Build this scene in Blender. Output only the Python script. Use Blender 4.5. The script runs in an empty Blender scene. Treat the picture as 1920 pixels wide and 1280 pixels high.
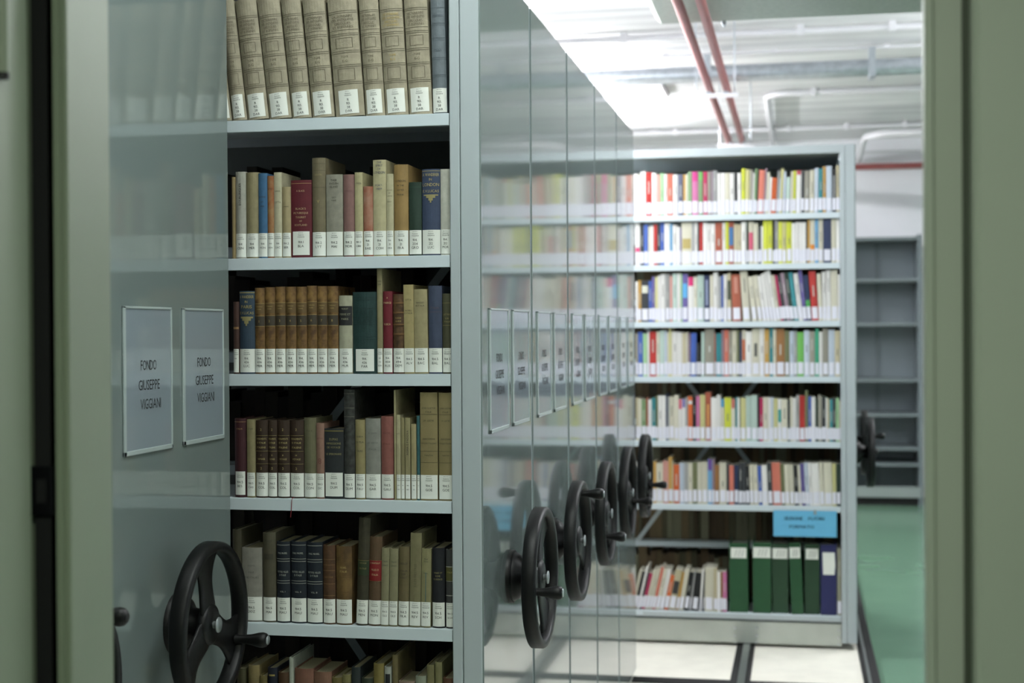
import bpy, math, random
from mathutils import Vector, Matrix
random.seed(7)
C = bpy.context.scene.collection
PI = math.pi
# ------------------------------------------------------------------ camera, light, exposure
F, YAW, PIT, ROL = 2721.0, .19423, .00762, -.00638      # focal length in pixels of a 1920 wide frame, radians
EYE = 1.65                                               # eye height over the green floor
_fw = Vector((-math.sin(YAW)*math.cos(PIT), math.cos(YAW)*math.cos(PIT), -math.sin(PIT)))
_r = Vector((math.cos(YAW), math.sin(YAW), 0)); _u = _r.cross(_fw)
_r2 = _r*math.cos(ROL) + _u*math.sin(ROL); _u2 = _u*math.cos(ROL) - _r*math.sin(ROL)
cam = bpy.data.cameras.new('camera'); co = bpy.data.objects.new('camera', cam); C.objects.link(co)
cam.sensor_width = 36; cam.lens = F/1920*36; cam.clip_start = .05; cam.clip_end = 100
M = Matrix((( _r2.x, _u2.x, -_fw.x, 0), (_r2.y, _u2.y, -_fw.y, 0), (_r2.z, _u2.z, -_fw.z, EYE), (0, 0, 0, 1)))
co.matrix_world = M
cam.dof.use_dof = True; cam.dof.focus_distance = 3.5; cam.dof.aperture_fstop = 3.4
sc = bpy.context.scene; sc.camera = co
sc.view_settings.view_transform = 'Standard'; sc.view_settings.look = 'None'
sc.view_settings.exposure = 1.1; sc.view_settings.gamma = 1
sc.cycles.use_denoising = True
sc.cycles.max_bounces = 8; sc.cycles.glossy_bounces = 4; sc.cycles.diffuse_bounces = 5
sc.cycles.sample_clamp_indirect = 6
w = bpy.data.worlds.new('world'); sc.world = w; w.use_nodes = True
w.node_tree.nodes['Background'].inputs[0].default_value = (.75, .85, .8, 1)
w.node_tree.nodes['Background'].inputs[1].default_value = .02
TUBE_L = 170.0        # radiance of the bare tubes
LAMP = 24.0           # radiance of the bright ceiling panels at the far end
LAMP_NEAR = 12.8       # and of the weaker ones near the doorway

def at(px, py, X=None, Y=None, Z=None):
    """the point of a world plane that a place in the photograph shows (Z over the green floor)"""
    d = _fw + _r2*((px-960)/F) + _u2*((640-py)/F)
    t = X/d.x if X is not None else Y/d.y if Y is not None else (Z-EYE)/d.z
    p = d*t; return Vector((p.x, p.y, p.z+EYE))

# ------------------------------------------------------------------ helpers
def lin(h):
    h = h.lstrip('#'); v = [int(h[i:i+2], 16)/255 for i in (0, 2, 4)]
    return tuple(c/12.92 if c <= .04045 else ((c+.055)/1.055)**2.4 for c in v) + (1,)
def grade(h, sat=.8, gain=.93):
    v = [int(h[i:i+2], 16) for i in (0, 2, 4)]; g = sum(v)/3
    return '%02x%02x%02x' % tuple(int(min(255, max(0, (g+(c-g)*sat)*gain))) for c in v)
_m = {}
def mat(name, hexc, rough=.6, metal=0, coat=0, noise=0, nscale=30, bump=0, bscale=60, spec=.5, dark=None, streak=None):
    if name in _m: return _m[name]
    m = bpy.data.materials.new(name); m.use_nodes = True; _m[name] = m
    nt = m.node_tree; b = nt.nodes['Principled BSDF']
    col = lin(hexc)
    b.inputs['Base Color'].default_value = col; b.inputs['Roughness'].default_value = rough
    b.inputs['Metallic'].default_value = metal; b.inputs['Specular IOR Level'].default_value = spec
    if coat: b.inputs['Coat Weight'].default_value = coat; b.inputs['Coat Roughness'].default_value = .03
    if noise or bump:
        tc = nt.nodes.new('ShaderNodeTexCoord'); mp = nt.nodes.new('ShaderNodeMapping')
        nt.links.new(tc.outputs['Object'], mp.inputs[0])
        if streak: mp.inputs['Scale'].default_value = streak
    if noise:
        n = nt.nodes.new('ShaderNodeTexNoise'); n.inputs['Scale'].default_value = nscale; n.inputs['Detail'].default_value = 6
        r = nt.nodes.new('ShaderNodeValToRGB')
        d = lin(dark) if dark else tuple(c*(1-noise) for c in col[:3])+(1,)
        r.color_ramp.elements[0].color = d; r.color_ramp.elements[0].position = .35
        r.color_ramp.elements[1].color = tuple(min(1, c*(1+noise*.4)) for c in col[:3])+(1,); r.color_ramp.elements[1].position = .65
        nt.links.new(mp.outputs[0], n.inputs['Vector']); nt.links.new(n.outputs['Fac'], r.inputs[0]); nt.links.new(r.outputs[0], b.inputs['Base Color'])
    if bump:
        n2 = nt.nodes.new('ShaderNodeTexNoise'); n2.inputs['Scale'].default_value = bscale; n2.inputs['Detail'].default_value = 3
        bp = nt.nodes.new('ShaderNodeBump'); bp.inputs['Strength'].default_value = bump; bp.inputs['Distance'].default_value = .002
        nt.links.new(mp.outputs[0], n2.inputs['Vector']); nt.links.new(n2.outputs['Fac'], bp.inputs['Height']); nt.links.new(bp.outputs[0], b.inputs['Normal'])
    return m
def emit(name, col, s):
    if name in _m: return _m[name]
    m = bpy.data.materials.new(name); m.use_nodes = True; _m[name] = m
    b = m.node_tree.nodes['Principled BSDF']; b.inputs['Emission Color'].default_value = col; b.inputs['Emission Strength'].default_value = s
    return m

class MB:
    def __init__(s): s.v = []; s.f = []; s.mi = []; s.mats = []; s.sm = []
    def slot(s, m):
        if m not in s.mats: s.mats.append(m)
        return s.mats.index(m)
    def add(s, vs, fs, m=None, smooth=False):
        o = len(s.v); s.v += [tuple(p) for p in vs]; k = s.slot(m) if m else 0
        for f in fs: s.f.append(tuple(i+o for i in f)); s.mi.append(k); s.sm.append(smooth)
        return s
    def box(s, x0, x1, y0, y1, z0, z1, m=None, b=0):
        if x0 > x1: x0, x1 = x1, x0
        if y0 > y1: y0, y1 = y1, y0
        if z0 > z1: z0, z1 = z1, z0
        b = min(b, (x1-x0)/2.1, (y1-y0)/2.1, (z1-z0)/2.1)
        if b <= 0:
            vs = [(x, y, z) for z in (z0, z1) for y in (y0, y1) for x in (x0, x1)]
            return s.add(vs, [(0, 2, 3, 1), (4, 5, 7, 6), (0, 1, 5, 4), (2, 6, 7, 3), (0, 4, 6, 2), (1, 3, 7, 5)], m)
        X = (x0, x1); Y = (y0, y1); Z = (z0, z1); vs = []; ix = {}
        for i in (0, 1):
            for j in (0, 1):
                for k in (0, 1):
                    sx, sy, sz = (1, -1)[i]*b, (1, -1)[j]*b, (1, -1)[k]*b
                    ix[i, j, k, 0] = len(vs); vs.append((X[i], Y[j]+sy, Z[k]+sz))
                    ix[i, j, k, 1] = len(vs); vs.append((X[i]+sx, Y[j], Z[k]+sz))
                    ix[i, j, k, 2] = len(vs); vs.append((X[i]+sx, Y[j]+sy, Z[k]))
        fs = []
        g = lambda i, j, k, a: ix[i, j, k, a]
        for i in (0, 1):
            q = [g(i, 0, 0, 0), g(i, 1, 0, 0), g(i, 1, 1, 0), g(i, 0, 1, 0)]; fs.append(q if i else q[::-1])
            q = [g(0, i, 0, 1), g(1, i, 0, 1), g(1, i, 1, 1), g(0, i, 1, 1)]; fs.append(q[::-1] if i else q)
            q = [g(0, 0, i, 2), g(1, 0, i, 2), g(1, 1, i, 2), g(0, 1, i, 2)]; fs.append(q if i else q[::-1])
        for p in (0, 1):
            for q_ in (0, 1):
                fs.append([g(p, q_, 0, 0), g(p, q_, 1, 0), g(p, q_, 1, 1), g(p, q_, 0, 1)][::(1 if p != q_ else -1)])
                fs.append([g(p, 0, q_, 0), g(p, 1, q_, 0), g(p, 1, q_, 2), g(p, 0, q_, 2)][::(-1 if p != q_ else 1)])
                fs.append([g(0, p, q_, 1), g(1, p, q_, 1), g(1, p, q_, 2), g(0, p, q_, 2)][::(1 if p != q_ else -1)])
        for i in (0, 1):
            for j in (0, 1):
                for k in (0, 1):
                    t = [g(i, j, k, 0), g(i, j, k, 1), g(i, j, k, 2)]; fs.append(t if (i+j+k) % 2 else t[::-1])
        return s.add(vs, fs, m)
    def quad(s, a, b, c, d, m=None): return s.add([a, b, c, d], [(0, 1, 2, 3)], m)
    def tube(s, pts, r, m=None, n=10, caps=True):
        pts = [Vector(p) for p in pts]; rings = []; vs = []; fs = []
        for i, p in enumerate(pts):
            t = ((pts[min(i+1, len(pts)-1)] - pts[max(i-1, 0)])).normalized()
            a = Vector((0, 0, 1)) if abs(t.z) < .9 else Vector((1, 0, 0))
            e1 = t.cross(a).normalized(); e2 = t.cross(e1)
            for k in range(n):
                an = 2*PI*k/n; vs.append(p + (e1*math.cos(an)+e2*math.sin(an))*r)
        for i in range(len(pts)-1):
            for k in range(n):
                a, b = i*n+k, i*n+(k+1) % n; fs.append((a, a+n, b+n, b))
        s.add(vs, fs, m, True)
        if caps:
            s.add(vs[:n], [tuple(range(n))], m); s.add(vs[-n:], [tuple(range(n))[::-1]], m)
        return s
    def lathe(s, prof, o=(0, 0, 0), m=None, n=32, closed=False):
        """prof: list of (x along the axis, radius); the axis is +x through o"""
        vs = []; fs = []; L = len(prof)
        for k in range(n):
            a = 2*PI*k/n
            for (x, r) in prof: vs.append((o[0]+x, o[1]+r*math.cos(a), o[2]+r*math.sin(a)))
        for k in range(n):
            k2 = (k+1) % n
            for i in range(L if closed else L-1):
                j = (i+1) % L; fs.append((k*L+i, k2*L+i, k2*L+j, k*L+j))
        return s.add(vs, fs, m, True)
    def bar(s, a, b, wd, th, m=None):
        """flat strip from a to b in an XZ plane, wd across, th deep"""
        a = Vector(a); b = Vector(b); t = (b-a).normalized(); n = Vector((-t.z, 0, t.x))*wd/2; y = Vector((0, th/2, 0))
        vs = [a-n-y, a+n-y, b+n-y, b-n-y, a-n+y, a+n+y, b+n+y, b-n+y]
        return s.add(vs, [(0, 1, 2, 3), (7, 6, 5, 4), (0, 4, 5, 1), (1, 5, 6, 2), (2, 6, 7, 3), (3, 7, 4, 0)], m)
    def build(s, name, m=None, parent=None, loc=None):
        me = bpy.data.meshes.new(name); me.from_pydata(s.v, [], s.f)
        for q in (s.mats if s.mats else [m]): me.materials.append(q)
        if s.mats: me.polygons.foreach_set('material_index', s.mi)
        me.polygons.foreach_set('use_smooth', s.sm); me.update()
        o = bpy.data.objects.new(name, me); C.objects.link(o)
        if parent: o.parent = parent
        if loc: o.location = loc
        return o
def tag(o, label, cat, group=None, kind=None):
    o['label'] = label; o['category'] = cat
    if group: o['group'] = group
    if kind: o['kind'] = kind
    return o
def thing(name, label, cat, loc=(0, 0, 0), group=None):
    o = bpy.data.objects.new(name, None); C.objects.link(o); o.location = loc; o.empty_display_size = .05
    return tag(o, label, cat, group)
def struct(o, label=None):
    o['kind'] = 'structure'
    if label: o['label'] = label
    return o

# glyphs of the built-in font, as flat meshes, read once
GL = {}
def _glyphs():
    chars = 'ABCDEFGHIJKLMNOPQRSTUVWXYZabcdefghijklmnopqrstuvwxyz0123456789.-:&\'/°'
    obs = []
    for c in chars:
        cu = bpy.data.curves.new('g', 'FONT'); cu.body = c; cu.resolution_u = 2; cu.fill_mode = 'FRONT'
        o = bpy.data.objects.new('g', cu); C.objects.link(o); obs.append((c, o, cu))
    dg = bpy.context.evaluated_depsgraph_get()
    for c, o, cu in obs:
        me = bpy.data.meshes.new_from_object(o.evaluated_get(dg))
        vs = [(v.co.x, v.co.y) for v in me.vertices]; fs = [tuple(p.vertices) for p in me.polygons]
        x0 = min(v[0] for v in vs); x1 = max(v[0] for v in vs)
        GL[c] = ([(x-x0, y) for x, y in vs], fs, x1-x0)
        bpy.data.meshes.remove(me)
    for c, o, cu in obs: bpy.data.objects.remove(o); bpy.data.curves.remove(cu)
_glyphs()
def text_geo(line, bold=0):
    vs = []; fs = []; x = 0
    for ch in line:
        if ch == ' ' or ch not in GL: x += .35; continue
        gv, gf, gw = GL[ch]; o = len(vs)
        vs += [(x+a, b) for a, b in gv]; fs += [tuple(i+o for i in f) for f in gf]
        x += gw+.09
    return vs, fs, max(x-.09, .01)

# ------------------------------------------------------------------ materials
FRAME = mat('grey_enamel', 'acb5b8', .42, bump=.05, bscale=900)
PANEL = mat('glossy_grey_laminate', '788381', .08, spec=.7, coat=.25, bump=.035, bscale=5)
SHELF = mat('shelf_enamel', 'c6d1d6', .45)
INNER = mat('inner_sheet_metal', '6d7472', .6)
BLACK = mat('black_plastic', '060607', .45, bump=.12, bscale=1500, spec=.35)
SEAM = mat('black_rubber', '050505', .8)
SIGNF = mat('sign_holder_plastic', 'a9b4b3', .25)
PAPER = mat('printed_paper', '8d979f', .08, spec=.9, bump=.35, bscale=14)
INK = mat('black_ink', '15161a', .7)
BADGE = mat('brushed_metal', 'a2a8aa', .4, metal=.7)
WHITEP = mat('white_label_paper', 'e2e4dc', .6)
LABINK = mat('label_ink', '3a3b36', .8)
PAGES = mat('yellowed_pages', '8f866a', .9, noise=.3, nscale=220, streak=(8, 1, .2))
PAGEW = mat('white_pages', 'b9b5a4', .9)
GOLD = mat('gold_lettering', 'b39a58', .5)
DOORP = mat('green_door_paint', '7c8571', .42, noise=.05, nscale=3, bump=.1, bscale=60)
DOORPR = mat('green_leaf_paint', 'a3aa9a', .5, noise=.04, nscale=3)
WALLP = mat('white_wall_paint', 'f0f0f5', .8, noise=.04, nscale=2)
CONC = mat('painted_concrete_ceiling', 'dededf', .75, noise=.2, nscale=2.2, dark='c2c2c4', bump=.4, bscale=8, streak=(.35, 3.2, 1))
FLOORM = mat('green_resin_floor', '6d9078', .2, noise=.08, nscale=2, bump=.05, bscale=6)
PLAT = mat('cream_floor_panel', 'e6e2d6', .45, noise=.06, nscale=9)
RAILM = mat('steel_rail', '8d9290', .35, metal=.8)
REDP = mat('red_pipe_paint', '94504e', .45, noise=.08, nscale=10)
CONDM = mat('pale_conduit_plastic', 'd5d4d8', .4)
GALV = mat('galvanised_metal', 'b9bfc6', .3, metal=.7, noise=.15, nscale=20)
FOIL = mat('duct_insulation', '98a196', .5, noise=.12, nscale=40, bump=.4, bscale=120)
LIGHTM = emit('lit_diffuser', (1, .98, .96, 1), LAMP)
TUBE = emit('lit_tube', (.95, .97, 1, 1), TUBE_L)
TUBER = emit('lit_tube_aisle', (.95, .97, 1, 1), 95.0)
TUBEW = emit('lit_tube_weak', (.95, .97, 1, 1), 105.0)
LIGHTN = emit('lit_diffuser_weak', (.93, 1, .95, 1), LAMP_NEAR)
LIGHTC = emit('lit_diffuser_corridor', (.92, 1, .86, 1), 14.0)

# ------------------------------------------------------------------ room shell
CEIL = EYE+1.85
struct(MB().box(-7, 5, -3, 14.7, -.1, 0).build('floor', FLOORM))
struct(MB().box(-7, 5, 1.93, 14.7, CEIL, CEIL+.1).build('ceiling', CONC))
struct(MB().box(-7, 5, -3, 1.93, 2.75, 2.85).build('ceiling', WALLP))
struct(MB().box(-7, 5, 14.6, 14.7, 0, CEIL).build('wall_back', WALLP))
struct(MB().box(-7.1, -7, -3, 14.7, 0, CEIL).build('wall_left', WALLP))
struct(MB().box(5, 5.1, -3, 14.7, 0, CEIL).build('wall_right', WALLP))
struct(MB().box(-7, 5, -3.1, -3, 0, CEIL).build('wall_camera_side', WALLP))
# raised platform under the mobile cases, with rails let into it
PZ = .05
pf = MB()
xe = at(1603, 1190, Z=PZ).x                     # right end of the cream floor panels
railx = [at(1392, 1250, Z=PZ).x]
struct(MB().box(-6.5, xe, 1.96, 7.2, 0, PZ-.004).box(-6.5, xe, 7.2, 13.0, 0, PZ-.004).build('floor_platform', PLAT))
rx = railx[0]
for k, x in enumerate((rx, rx-1.35, rx-2.7)):
    rl = thing('floor_rail', ['steel floor rail in a dark groove in front of the far bookcase', 'steel floor rail under the middle bookcases', 'steel floor rail under the left bookcases'][k], 'rail', (x, 1.96, 0))
    MB().box(-.045, .045, 0, 10.9, PZ-.004, PZ+.001, SEAM).build('groove', SEAM, rl)
    MB().box(-.012, .022, 0, 10.9, PZ+.001, PZ+.010).build('rail', RAILM, rl)
ed = thing('platform_edge_strip', 'black edge strip along the right side of the shelving platform', 'edge strip', (xe, 1.96, 0))
MB().box(0, .075, 0, 11.04, 0, PZ+.004, b=.003).build('strip', SEAM, ed)
MB().box(.02, .035, 0, 11.04, PZ+.004, PZ+.009).build('bead', RAILM, ed)
# cross joint of the platform, dark, at the near side of the aisle
zj = at(1300, 1272, Z=PZ).y
struct(MB().box(-.75, xe, zj-.10, zj, PZ-.004, PZ+.0012).build('trim_1', SEAM))

# ------------------------------------------------------------------ doorway the photograph is taken through
Y1, Y0 = 1.93, 1.806; JX = at(209, 640, Y=Y1).x; RX = .1585
dj = struct(MB().box(JX-.0, JX-.03, Y0, Y1, 0, 2.6, b=.002)            # reveal
     .box(JX-.02, JX-.0085, Y0-.004, Y0+.01, 0, 2.6, b=.002).box(JX-.0085, JX-.001, Y0-.001, Y0+.01, 0, 2.6, b=.001)
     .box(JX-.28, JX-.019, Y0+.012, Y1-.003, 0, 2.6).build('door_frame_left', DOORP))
struct(MB().box(JX-.052, JX-.0205, Y0-.0, Y0+.012, 0, 2.6).build('trim_2', SEAM))
kp = at(80, 920, Y=Y0-.002)
k_ = thing('strike_plate', 'dark metal latch keep in the black strip of the left door jamb', 'strike plate', kp)
MB().box(-.018, .0165, -.004, .002, -.034, .034, b=.002).build('plate', mat('dark_steel', '16161a', .4, metal=.6), k_)
MB().box(-.007, .007, -.0045, -.003, -.016, .016).build('latch_hole', SEAM, k_)
# open leaf on the left, its face towards the opening
lx = at(60, 640, Y=Y0-.03).x
lf = bpy.data.objects.new('door_1', None); C.objects.link(lf); struct(lf); lf.location = (lx, Y0-.03, 0)
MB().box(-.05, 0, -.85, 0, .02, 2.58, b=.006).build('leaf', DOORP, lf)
hb = at(5, 136, Y=1.70)
MB().tube([(hb.x-lx, 1.70-(Y0-.03), hb.z), (hb.x-lx, 1.70-(Y0-.03), hb.z+.20)], .008).build('hinge', DOORP, lf)
MB().tube([(hb.x-lx, 1.70-(Y0-.03), hb.z-.008), (hb.x-lx, 1.70-(Y0-.03), hb.z)], .0085, n=12).build('hinge_cap', BLACK, lf)
hb = at(37, 50, Y=1.76)
MB().box(hb.x-lx-.003, hb.x-lx+.003, -.02, -.012, hb.z, hb.z+.2, b=.001).build('hinge_leaf', BADGE, lf)
# right: fixed leaf, closed, with a rebated edge
rf = bpy.data.objects.new('door_2', None); C.objects.link(rf); struct(rf); rf.location = (RX, Y1, 0)
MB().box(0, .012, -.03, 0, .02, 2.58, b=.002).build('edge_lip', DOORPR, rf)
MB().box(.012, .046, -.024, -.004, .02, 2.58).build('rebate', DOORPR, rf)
MB().box(.046, .056, -.05, -.004, .02, 2.58).build('groove_shade_strip', mat('groove_shade', '3d4436', .7), rf)  # dark strip, its colour standing in for the shaded groove beside the leaf
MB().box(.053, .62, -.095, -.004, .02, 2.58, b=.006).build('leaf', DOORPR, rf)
struct(MB().box(JX-.27, -7, Y0+.02, Y1-.01, 0, CEIL).build('wall_doorway_left', WALLP))
struct(MB().box(RX+.62, 5, Y0+.02, Y1-.01, 0, CEIL).build('wall_doorway_right', WALLP))
struct(MB().box(JX-.27, RX+.62, Y0+.02, Y1-.01, 2.6, CEIL).build('wall_over_doorway', WALLP))

# ------------------------------------------------------------------ lamps
def lamp(x, y, label, m=LIGHTM, sx=.36, sy=.6, z=None):
    z = CEIL if z is None else z
    t = thing('ceiling_light', label, 'ceiling light', (x, y, z), 'flat ceiling light panels')
    MB().box(-sx/2-.02, sx/2+.02, -sy/2-.02, sy/2+.02, -.05, 0, b=.004).build('housing', CONDM, t)
    MB().box(-sx/2, sx/2, -sy/2, sy/2, -.054, -.049).build('diffuser', m, t)
p = at(1200, 178, Z=CEIL-.05)
lamp(p.x, p.y, 'lit white panel lamp on the ceiling left of the red pipes')
def batten(x, y, label, L=1.5, drop=.16, along='y', m=None):
    z = CEIL-drop
    t = thing('batten_light', label, 'fluorescent light', (x, y, z), 'hanging fluorescent battens')
    f = (lambda *v: v) if along == 'y' else (lambda a, b, c, d, e, g_: (c, d, a, b, e, g_))
    MB().box(*f(-.04, .04, -L/2, L/2, -.02, .03), b=.004).build('housing', CONDM, t)
    for s_ in (-.055, .055):
        p = [(s_, -L/2+.03, -.035), (s_, L/2-.03, -.035)] if along == 'y' else [(-L/2+.03, s_, -.035), (L/2-.03, s_, -.035)]
        MB().tube(p, .013, n=10).build('tube', m or TUBE, t)
    for s_ in (-L*.35, L*.35):
        q = (0, s_, .03) if along == 'y' else (s_, 0, .03)
        MB().tube([q, (q[0], q[1], drop)], .004, n=6).build('rod', GALV, t)
batten(-1.5, 7.0, 'hanging fluorescent tubes over the gap before the far bookcase', drop=.36)
batten(-1.5, 10.0, 'hanging fluorescent tubes over the far bookcase', drop=.30, m=TUBEW)
batten(-1.5, 12.2, 'hanging fluorescent tubes behind the far bookcase', drop=.30, m=TUBER)
batten(.9, 5.35, 'unseen hanging fluorescent tubes added over the green aisle, nearer the doorway', L=1.1, drop=.2, m=TUBER)  # added out of view to brighten the aisle floor and far bookcase
batten(1.9, 8.6, 'unseen hanging fluorescent tubes added over the green aisle, past the air duct', drop=.27, m=TUBEW)  # another unseen batten, added for more light on the aisle floor
lamp(-.35, 2.55, 'weak panel lamp just inside the doorway', LIGHTN, .6, .6)
lamp(-.2, .2, 'unseen panel lamp added in the corridor behind the camera', LIGHTC, .6, .6, 2.75)  # added behind the camera to light the door frame

# ------------------------------------------------------------------ shelving units
def handwheel(parent, y, z, ang, x=0, cap=True):
    """black three-spoke wheel; x is the face of the end panel, ang where the crank knob stands"""
    hw = MB(); R = .182; X = x+.080
    hw.lathe([(-.018, R-.004), (-.015, R), (.012, R), (.018, R-.004), (.018, R-.019), (.014, R-.023), (-.012, R-.023), (-.018, R-.018)], (X, y, z), n=56, closed=True)
    hw.lathe([(-.016, 0), (-.016, .034), (-.012, .046), (.004, .044), (.008, .036), (.008, 0)], (X+.0, y, z), n=32)
    a0 = math.radians(ang)
    for k in range(3):
        th0 = a0+k*2*PI/3; vs = []; fs = []; NR, NS = 9, 7
        for side in (-1, 1):
            for i in range(NR):
                t = i/(NR-1); r = .036+t*(R-.018-.036)
                hwid = .046-.018*math.sin(PI*t)+.016*t**2   # half width in metres
                for j in range(NS):
                    s_ = -1+2*j/(NS-1); d = hwid*s_; an = th0+d/r
                    if abs(d/r) > PI/3: an = th0+math.copysign(PI/3, d)
                    vs.append((X-.003+side*(.006-.003*abs(s_)**2)-.004*math.sin(PI*t), y+r*math.cos(an), z+r*math.sin(an)))
        N = NR*NS
        for i in range(NR-1):
            for j in range(NS-1):
                a = i*NS+j; fs.append((a, a+1, a+NS+1, a+NS)); fs.append((N+a, N+a+NS, N+a+NS+1, N+a+1))
            a = i*NS; fs.append((a, a+NS, N+a+NS, N+a)); a = i*NS+NS-1; fs.append((a, N+a, N+a+NS, a+NS))
        hw.add(vs, fs, None, True)
    o = hw.build('handwheel', BLACK, parent)
    MB().lathe([(0, .069), (.010, .069), (.012, .066), (.012, .063), (.014, .063), (.026, .056), (.040, .036), (.064, .033), (.064, 0)], (x, y, z), n=40).build('hub_flange', BLACK, o)
    hy, hz = y+.147*math.cos(a0), z+.147*math.sin(a0)
    MB().lathe([(0, .011), (.012, .0095), (.020, .0095), (.040, .0125), (.056, .0165), (.066, .0175), (.074, .0155), (.078, .011), (.078, 0)], (X+.004, hy, hz), n=24).build('crank_knob', BLACK, o)
    MB().lathe([(0, .0105), (.0015, .010), (.0015, 0)], (X+.082, hy, hz), n=20).build('knob_cap', BADGE if cap else BLACK, o)
    b = MB().lathe([(0, .008), (.010, .008), (.010, .017), (.013, .0165), (.013, 0)], (X+.008, y, z), n=24)
    b.build('hub_badge', BADGE, o)
    return o
def sign(parent, y0, x, zt, lines=('FONDO', 'GIUSEPPE', 'VIGGIANI')):
    W, H = .236, .308
    f = MB()
    f.box(x, x+.004, y0, y0+.012, zt-H, zt, b=.001); f.box(x, x+.004, y0+W-.006, y0+W, zt-H, zt, b=.001)
    f.box(x, x+.004, y0, y0+W, zt-.005, zt, b=.001); f.box(x, x+.004, y0, y0+W, zt-H, zt-H+.010, b=.001)
    o = f.build('sign_holder', SIGNF, parent)
    MB().box(x+.0005, x+.002, y0+.011, y0+W-.005, zt-H+.009, zt-.004).build('sign_card', PAPER, o)
    tm = MB()
    for ln, zc, yl, yr in zip(lines, (.40, .535, .665), (.345, .30, .335), (.665, .73, .75)):
        vs, fs, wd = text_geo(ln)
        ya, yb = y0+W*yl, y0+W*yr; sy = (yb-ya)/wd; hz = .0215/.70
        tm.add([(x+.0024, ya+a*sy, zt-H*zc-.0105+b*hz) for a, b in vs], fs)
    tm.build('sign_lettering', INK, o)
TOP = EYE+.915
def unit(label, xe_, y0, y1, wheel, signs=True, base_z=PZ, bays=1, front=True, zs=(), lip=.029, backz=(), group=None, wz=EYE-.642, panel=PANEL, flip=False):
    t = thing('mobile_bookcase', label, 'bookcase', (xe_, y0, base_z), group)
    ox, oy, oz = xe_, y0, base_z
    D = y1-y0; H = TOP-base_z
    z_ = lambda z: z-oz
    g0 = 0 if front else .013
    MB().box(-.050, -.0035, g0, D-.013, .03, H, b=.0025).build('end_frame', FRAME, t)
    MB().box(-.0045, 0, g0+.0025, D-.0155, .032, H-.002, b=.0015).build('end_panel', panel, t)
    tr = MB().box(-.030, -.008, D-.0132, D-.001, .02, H-.002)
    if not front: tr.box(-.030, -.008, .001, .0132, .02, H-.002)
    tr.build('panel_edge_trim', SEAM, t)
    up = MB()
    for yy in (0, D-.035): up.box(-.0515, -.076, yy, yy+.035, .03, H, b=.002)
    up.box(-.0515, -.056, .035, D-.035, .03, H)
    up.build('upright', FRAME, t)
    L = -.076-bays*1.0
    x1 = -.076
    MB().box(x1, L, .0, D, H-.042, H-.0005, b=.001).build('canopy', FRAME, t)
    if not front:
        MB().box(x1, L, .02, D-.02, .1, H-.045).build('carcass', INNER, t)
    b = MB().box(x1-.001, L, .012, D-.012, .012, .125, b=.002)
    b.build('base_carriage', mat('galvanised_base', 'b5bab4', .25, metal=.55, noise=.1, nscale=6), t)
    if front:
        for zt in zs:
            s = MB(); s.box(x1-.002, L+.002, .004, .008, z_(zt)-lip, z_(zt), b=.0008); s.box(x1-.002, L+.002, .0045, .31, z_(zt)-.0016, z_(zt)-.0001)
            s.box(x1-.002, L+.002, .008, .020, z_(zt)-lip, z_(zt)-lip+.0015)
            s.build('shelf', SHELF, t)
        for zt in backz:
            s = MB(); s.box(x1-.002, L+.002, D-.31, D-.006, z_(zt)-.0016, z_(zt)); s.box(x1-.002, L+.002, D-.31, D-.306, z_(zt)-lip, z_(zt)); s.box(x1-.002, L+.002, D-.010, D-.006, z_(zt)-lip, z_(zt))
            s.build('shelf', SHELF, t)
        MB().box(L, L-.05, 0, .035, .03, H, b=.002).box(L, L-.05, D-.035, D, .03, H, b=.002).build('upright', FRAME, t)
    if signs:
        for ys in (.080, .372): sign(t, ys, 0, z_(EYE+.055))
    if wheel is not None: handwheel(t, D/2, z_(wz), wheel, cap=wheel != 63)
    return t
NZ = [EYE+v for v in (.5217, .1817, -.1037, -.4100, -.7180, -1.035, -1.44)]
NY = 3.383; U = .664
XM, XL = -.739, -1.349
g = 'grey mobile bookcases with handwheels'
near = unit('long grey mobile bookcase full of old bound volumes, nearest of the middle block', XM, NY, NY+U, 185, zs=NZ, backz=[z+.05 for z in NZ], group=g)
for i, (an, lb) in enumerate(((98, 'second'), (205, 'third'), (340, 'fourth'), (338, 'fifth'))):
    unit('%s glossy-ended mobile bookcase of the middle block, behind the one showing its books' % lb, XM, NY+U*(i+1), NY+U*(i+2), an, front=False, group=g)
unit('glossy-ended mobile bookcase on the left with two name cards and a large handwheel', XL, NY-.055-U, NY-.055, 336, front=False, group=g)
unit('leftmost mobile bookcase, its handwheel just peeping out beside the green door jamb', XL, NY-.055-2*U+.05, NY-.055-U, 63, front=False, group=g)
FY = 7.4; XF = .2868
FZ = [EYE+v*FY/7.2 for v in (.563, .3183, .0370, -.2341, -.5520, -.8649, -1.3955)]
far = unit('far grey bookcase with seven shelves of coloured paperbacks and green binders', XF, FY, FY+U, 30, signs=True, zs=FZ, bays=1.3, group=g, backz=[EYE-1.13, EYE-.80, EYE-.48, EYE-.16, EYE+.16, EYE+.5])
unit('bookcase behind the far one, only its black handwheel showing at the right', XF, FY+U+.004, FY+2*U+.004, -25, front=False, bays=1.3, group=g)
# braces
def braces(u, segs, Y, m=FRAME):
    for (a, c) in segs:
        A = at(*a, Y=Y); B = at(*c, Y=Y)
        MB().bar(A-u.location, B-u.location, .022, .002).build('cross_brace', m, u)
braces(far, [((1190, 586), (1412, 878)), ((1520, 578), (1196, 1012))], FY+.345)
braces(near, [((838, 500), (600, 815)), ((640, 1172), (700, 1262))], NY+.345)
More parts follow.
